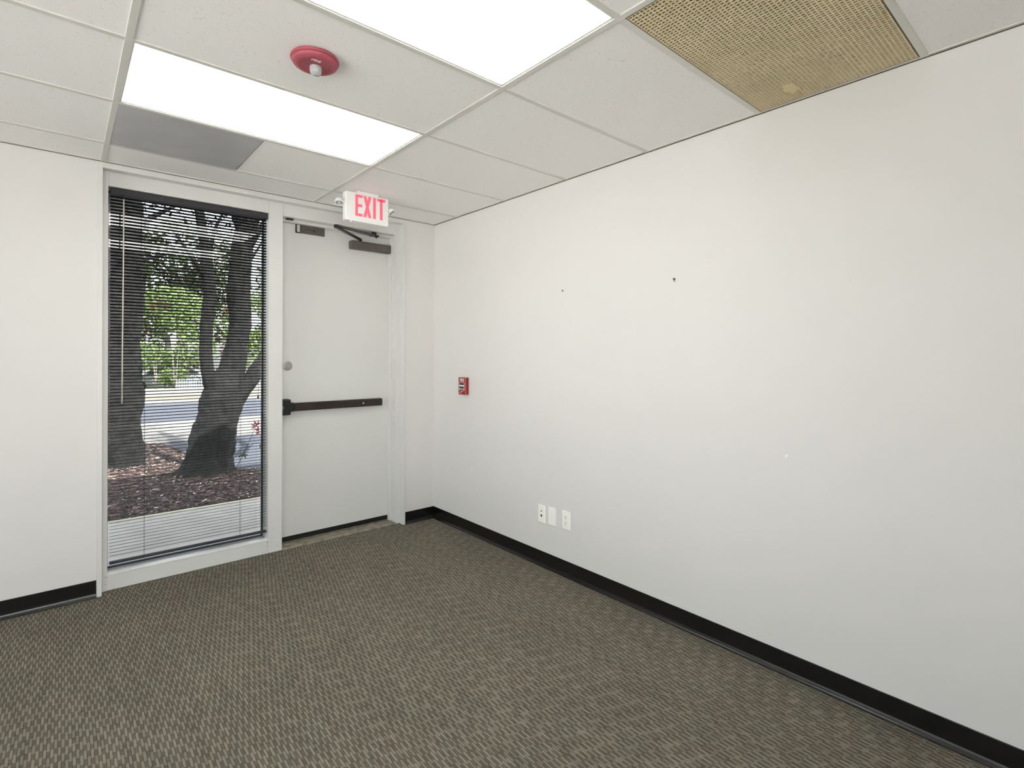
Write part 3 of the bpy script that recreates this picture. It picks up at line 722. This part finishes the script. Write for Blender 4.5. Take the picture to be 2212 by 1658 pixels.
# two-stemmed tree in the middle of the window
t2 = empty('leaning_tree', (-1.06, 3.5, -.05)); tag(t2, 'dark forked leaning tree outside, standing at the right of the window view', 'tree')
mainp = [(-1.075, 3.5, -.10, .36), (-1.062, 3.5, -.02, .295), (-1.045, 3.5, .134, .248), (-.965, 3.5, .494, .235), (-.90, 3.5, .845, .232), (-.87, 3.5, 1.02, .222), (-.80, 3.5, 1.20, .15), (-.751, 3.5, 1.46, .132), (-.700, 3.5, 1.77, .128), (-.704, 3.5, 1.972, .127), (-.722, 3.5, 2.179, .127), (-.706, 3.5, 2.567, .126), (-.674, 3.52, 2.828, .122), (-.607, 3.55, 3.114, .118), (-.52, 3.6, 3.5, .11), (-.35, 3.7, 4.6, .08), (-.3, 3.8, 5.6, .05)]
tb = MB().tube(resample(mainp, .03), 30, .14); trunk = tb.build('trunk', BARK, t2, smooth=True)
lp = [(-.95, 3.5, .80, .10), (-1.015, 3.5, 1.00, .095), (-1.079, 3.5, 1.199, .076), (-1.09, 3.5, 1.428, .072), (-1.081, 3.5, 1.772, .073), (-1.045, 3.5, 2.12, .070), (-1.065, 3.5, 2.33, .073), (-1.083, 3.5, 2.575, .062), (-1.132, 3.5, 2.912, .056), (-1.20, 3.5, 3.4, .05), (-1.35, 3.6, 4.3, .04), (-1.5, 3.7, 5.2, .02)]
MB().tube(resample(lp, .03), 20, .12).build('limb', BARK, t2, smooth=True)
rp = [(-.86, 3.5, .62, .10), (-.78, 3.5, .75, .105), (-.661, 3.5, .965, .100), (-.50, 3.5, 1.20, .098), (-.37, 3.5, 1.36, .092), (-.15, 3.5, 1.7, .08), (.1, 3.5, 2.3, .06), (.3, 3.5, 3.2, .05), (.4, 3.6, 4.4, .03)]
MB().tube(resample(rp, .03), 20, .12).build('limb', BARK, t2, smooth=True)
random.seed(11)
for (a, b, r) in (((-.70, 3.5, 2.6), (-.2, 3.4, 3.5), .05), ((-1.08, 3.5, 2.3), (-1.5, 3.3, 2.9), .03), ((-1.07, 3.5, 2.6), (-.85, 3.6, 3.3), .03), ((-.67, 3.5, 2.85), (-1.0, 3.6, 3.7), .05), ((-.71, 3.5, 2.2), (-.45, 3.4, 2.9), .03), ((-1.05, 3.5, 2.12), (-1.35, 3.4, 2.5), .018), ((-.74, 3.5, 1.56), (-1.0, 3.45, 1.35), .010)):
    MB().tube([(*a, r), (*[(p+q)/2+random.uniform(-.05, .05) for p, q in zip(a, b)], r*.7), (*b, r*.3)], 8).build('branch', BARK, t2, smooth=True)
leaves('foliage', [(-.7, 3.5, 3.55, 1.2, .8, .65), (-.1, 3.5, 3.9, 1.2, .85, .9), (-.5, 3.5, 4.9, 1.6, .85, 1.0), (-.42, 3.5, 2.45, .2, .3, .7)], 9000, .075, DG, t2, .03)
sh = MB().tube([(-.80, 3.3, -.03, .004), (-.72, 3.27, .15, .003), (-.62, 3.25, .40, .0025), (-.57, 3.24, .52, .002)], 6)
sh.tube([(-.70, 3.27, .20, .003), (-.60, 3.25, .28, .002), (-.52, 3.24, .26, .001)], 6)
sh = sh.build('root_shoot', BARK, t2)
random.seed(5)
pl_, cl_ = [], []
for c, n_, red in (((-.57, 3.24, .50), 9, True), ((-.53, 3.24, .42), 4, True), ((-.72, 3.27, .16), 5, False), ((-.53, 3.24, .27), 3, False)):
    for _ in range(n_):
        d = Vector((random.uniform(-1, 1), random.uniform(-.3, .3), random.uniform(-1, 1))).normalized(); s_ = d.cross(Vector((0, 1, .2))).normalized()
        cc = Vector(c); L_ = random.uniform(.05, .09)
        pl_.append([cc, cc+d*L_*.5+s_*.012, cc+d*L_, cc+d*L_*.5-s_*.012]); cl_.append((.38, .04, .06) if red else (.12, .16, .05))
slv = colored('shoot_leaves', pl_, cl_, LEAF); attach(slv, sh)

t1 = empty('straight_tree', (-1.84, 4.6, -.05)); tag(t1, 'dark straight tree trunk outside, at the left edge of the window view', 'tree')
sp1 = [(-1.85, 4.6, -.12, .30), (-1.845, 4.6, -.03, .245), (-1.847, 4.6, .279, .212), (-1.833, 4.6, .7, .206), (-1.839, 4.6, 1.184, .204), (-1.843, 4.6, 1.787, .208), (-1.832, 4.6, 2.391, .206), (-1.827, 4.6, 3.0, .203), (-1.818, 4.6, 3.6, .19), (-1.75, 4.7, 5.2, .15), (-1.7, 4.8, 7, .08)]
MB().tube(resample(sp1, .03), 34, .15).build('trunk', BARK, t1, smooth=True)
random.seed(21)
for (a, b, r) in (((-1.83, 4.6, 2.9), (-1.1, 4.9, 3.6), .05), ((-1.83, 4.6, 2.5), (-1.3, 4.4, 2.75), .025), ((-1.83, 4.6, 3.3), (-2.6, 4.5, 4.1), .06), ((-1.8, 4.6, 3.8), (-.9, 5.1, 4.7), .06)):
    MB().tube([(*a, r), (*[(p+q)/2+random.uniform(-.08, .08) for p, q in zip(a, b)], r*.7), (*b, r*.3)], 8).build('branch', BARK, t1, smooth=True)
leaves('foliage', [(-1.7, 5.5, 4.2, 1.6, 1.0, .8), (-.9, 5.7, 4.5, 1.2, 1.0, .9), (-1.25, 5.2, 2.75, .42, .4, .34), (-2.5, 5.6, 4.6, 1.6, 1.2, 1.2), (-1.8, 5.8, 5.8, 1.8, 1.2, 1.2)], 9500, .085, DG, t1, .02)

# trees and shrubs across the parking ground
def far_tree(x, y, z0, blobs, n_, size, pal, red, label, cat='tree', tr=.14, hgt=2.5, bark=BARK2, name='far_tree', g='trees beyond the parking ground'):
    e = empty(name, (x, y, z0)); tag(e, label, cat, g)
    MB().tube(resample([(x, y, z0-.1, tr*1.3), (x+.05, y, z0+hgt*.4, tr), (x-.05, y, z0+hgt, tr*.7)], .2), 12, .08).build('trunk', bark, e, smooth=True)
    leaves('foliage', [(x+b[0], y+b[1], z0+b[2], b[3], b[4], b[5]) for b in blobs], n_, size, pal, e, red, .6)
    return e
random.seed(31)
far_tree(1.2, 24.2, -.25, [(0, 0, 3.2, 1.95, 1.5, 1.5), (-.6, -.3, 1.8, 1.3, 1.2, 1.0), (.6, -.3, 1.9, 1.3, 1.2, 1.0)], 8500, .20, BG, .05, 'sunlit yellow-green tree beyond the lot, left of the forked trunk')
far_tree(5.3, 24.6, -.35, [(0, 0, 3.4, 2.0, 1.5, 1.7), (-.7, -.3, 1.9, 1.3, 1.2, 1.2), (.7, 0, 2.2, 1.3, 1.2, 1.2)], 8500, .20, BG, .09, 'bright green and reddish tree seen through the fork of the leaning trunk')
far_tree(-3.2, 24.6, -.4, [(0, 0, 3.5, 2.3, 1.5, 2.0), (.5, -.3, 1.8, 1.7, 1.2, 1.2)], 7000, .22, MG, 0, 'mid green bushy tree behind the straight dark trunk')
far_tree(9.5, 24.6, -.35, [(0, 0, 3.5, 2.1, 1.5, 2.0), (0, 0, 1.9, 1.8, 1.2, 1.2)], 7000, .22, BG, .02, 'pale green tree at the right end of the far row')
far_tree(3.0, 33, -1.0, [(0, 0, 7.6, 3.9, 2.4, 2.8), (-1.5, 0, 5.4, 2.3, 2.0, 2.4), (1.5, 0, 5.2, 2.3, 2.0, 2.4)], 9500, .34, MG, .02, 'tall olive green tree rising behind the sunlit ones', tr=.3, hgt=6)
far_tree(11.3, 33, -1.0, [(0, 0, 7.4, 4.1, 2.4, 3.2), (-1.5, 0, 5.0, 2.5, 2.0, 2.4)], 8000, .34, MG, 0, 'tall dim green tree far right behind the leaning trunk', tr=.3, hgt=6)
far_tree(-5.2, 33, -1.0, [(0, 0, 7.2, 4.1, 2.4, 3.0), (1.5, 0, 4.8, 2.5, 2.0, 2.4)], 8000, .34, MG, 0, 'tall dim green tree far left behind the straight trunk', tr=.3, hgt=6)
random.seed(41)
for i, (x, lab) in enumerate(((-.15, 'pale slender trunk cluster under the far trees, leftmost'), (1.09, 'pale slender trunk cluster under the far trees, beside the low white fence'), (.47, 'pale slender trunk cluster under the far trees, middle one'))):
    e = empty('slender_tree', (x, 21.7, -.06)); tag(e, lab, 'tree', 'slender pale trunks under the far trees')
    m = MB()
    for k in range(3):
        dx = random.uniform(-.08, .08); m.tube([(x+dx*.4, 21.7, -.08, .030), (x+dx, 21.7, .5, .026), (x+dx*1.8, 21.75, 1.2, .018), (x+dx*2.5, 21.8, 1.8, .010)], 8)
    m.build('stems', BARK2, e, smooth=True)
    leaves('foliage', [(x, 21.9, 1.35, .27, .35, .55)], 420, .14, BG, e, 0, .6)
random.seed(51)
for x, y, lab in ((-1.2, 21.9, 'low dark green shrub at the lot edge, left of the pale trunks'), (1.35, 22.6, 'low green shrub behind the white fence'), (3.6, 22.6, 'low green shrub behind the right end of the fence')):
    e = empty('shrub', (x, y, -.1)); tag(e, lab, 'shrub', 'low shrubs at the far edge')
    MB().tube([(x, y, -.15, .04), (x+.03, y, .4, .02)], 8).build('stem', BARK, e)
    leaves('foliage', [(x, y, .38, .85, .5, .42)], 1500, .13, MG if x < 0 else BG, e, 0, .6)

# low white picket fence
pf = empty('picket_fence', (2.8, 20.5, -.05)); tag(pf, 'low white picket fence across the parking ground', 'fence')
rl = MB().box(.95, 4.9, 20.50, 20.54, .06, .10).box(.95, 4.9, 20.50, 20.54, .27, .31); rl.build('rails', FENCEW, pf)
pk = MB(); x = .97
while x < 4.9:
    pk.prism([(x, -.05), (x+.055, -.05), (x+.055, .33), (x+.0275, .375), (x, .33)], 20.47, 20.49, lambda u, v, t: (u, t, v)); x += .085
pk.build('pickets', FENCEW, pf)
# parked car
car = empty('parked_car', (1.1, 27.0, -.5)); tag(car, 'white parked car partly hidden by the low fence far outside', 'car')
cz = -.50
prof = [(-2.1, .25), (-2.15, .55), (-2.0, .75), (-1.2, .85), (-.65, 1.25), (.75, 1.28), (1.35, .90), (2.0, .82), (2.1, .55), (2.05, .25)]
MB().prism([(1.6+u, cz+v) for u, v in prof], 26.2, 27.8, lambda u, v, t: (u, t, v)).build('body', CARW, car, bevel=.05)
MB().prism([(1.6+u, cz+v) for u, v in [(-1.02, .88), (-.60, 1.18), (.02, 1.20), (.02, .88)]], 26.17, 26.20, lambda u, v, t: (u, t, v)).build('side_window', CARG, car)
MB().prism([(1.6+u, cz+v) for u, v in [(.10, .88), (.10, 1.20), (.70, 1.20), (1.15, .90)]], 26.17, 26.20, lambda u, v, t: (u, t, v)).build('side_window', CARG, car)
for dx in (-1.35, 1.35):
    for yy in (26.15, 27.65): MB().cyl((1.6+dx, yy, cz+.32), .32, .2, (0, 1, 0), 24).build('wheel', TYRE, car)
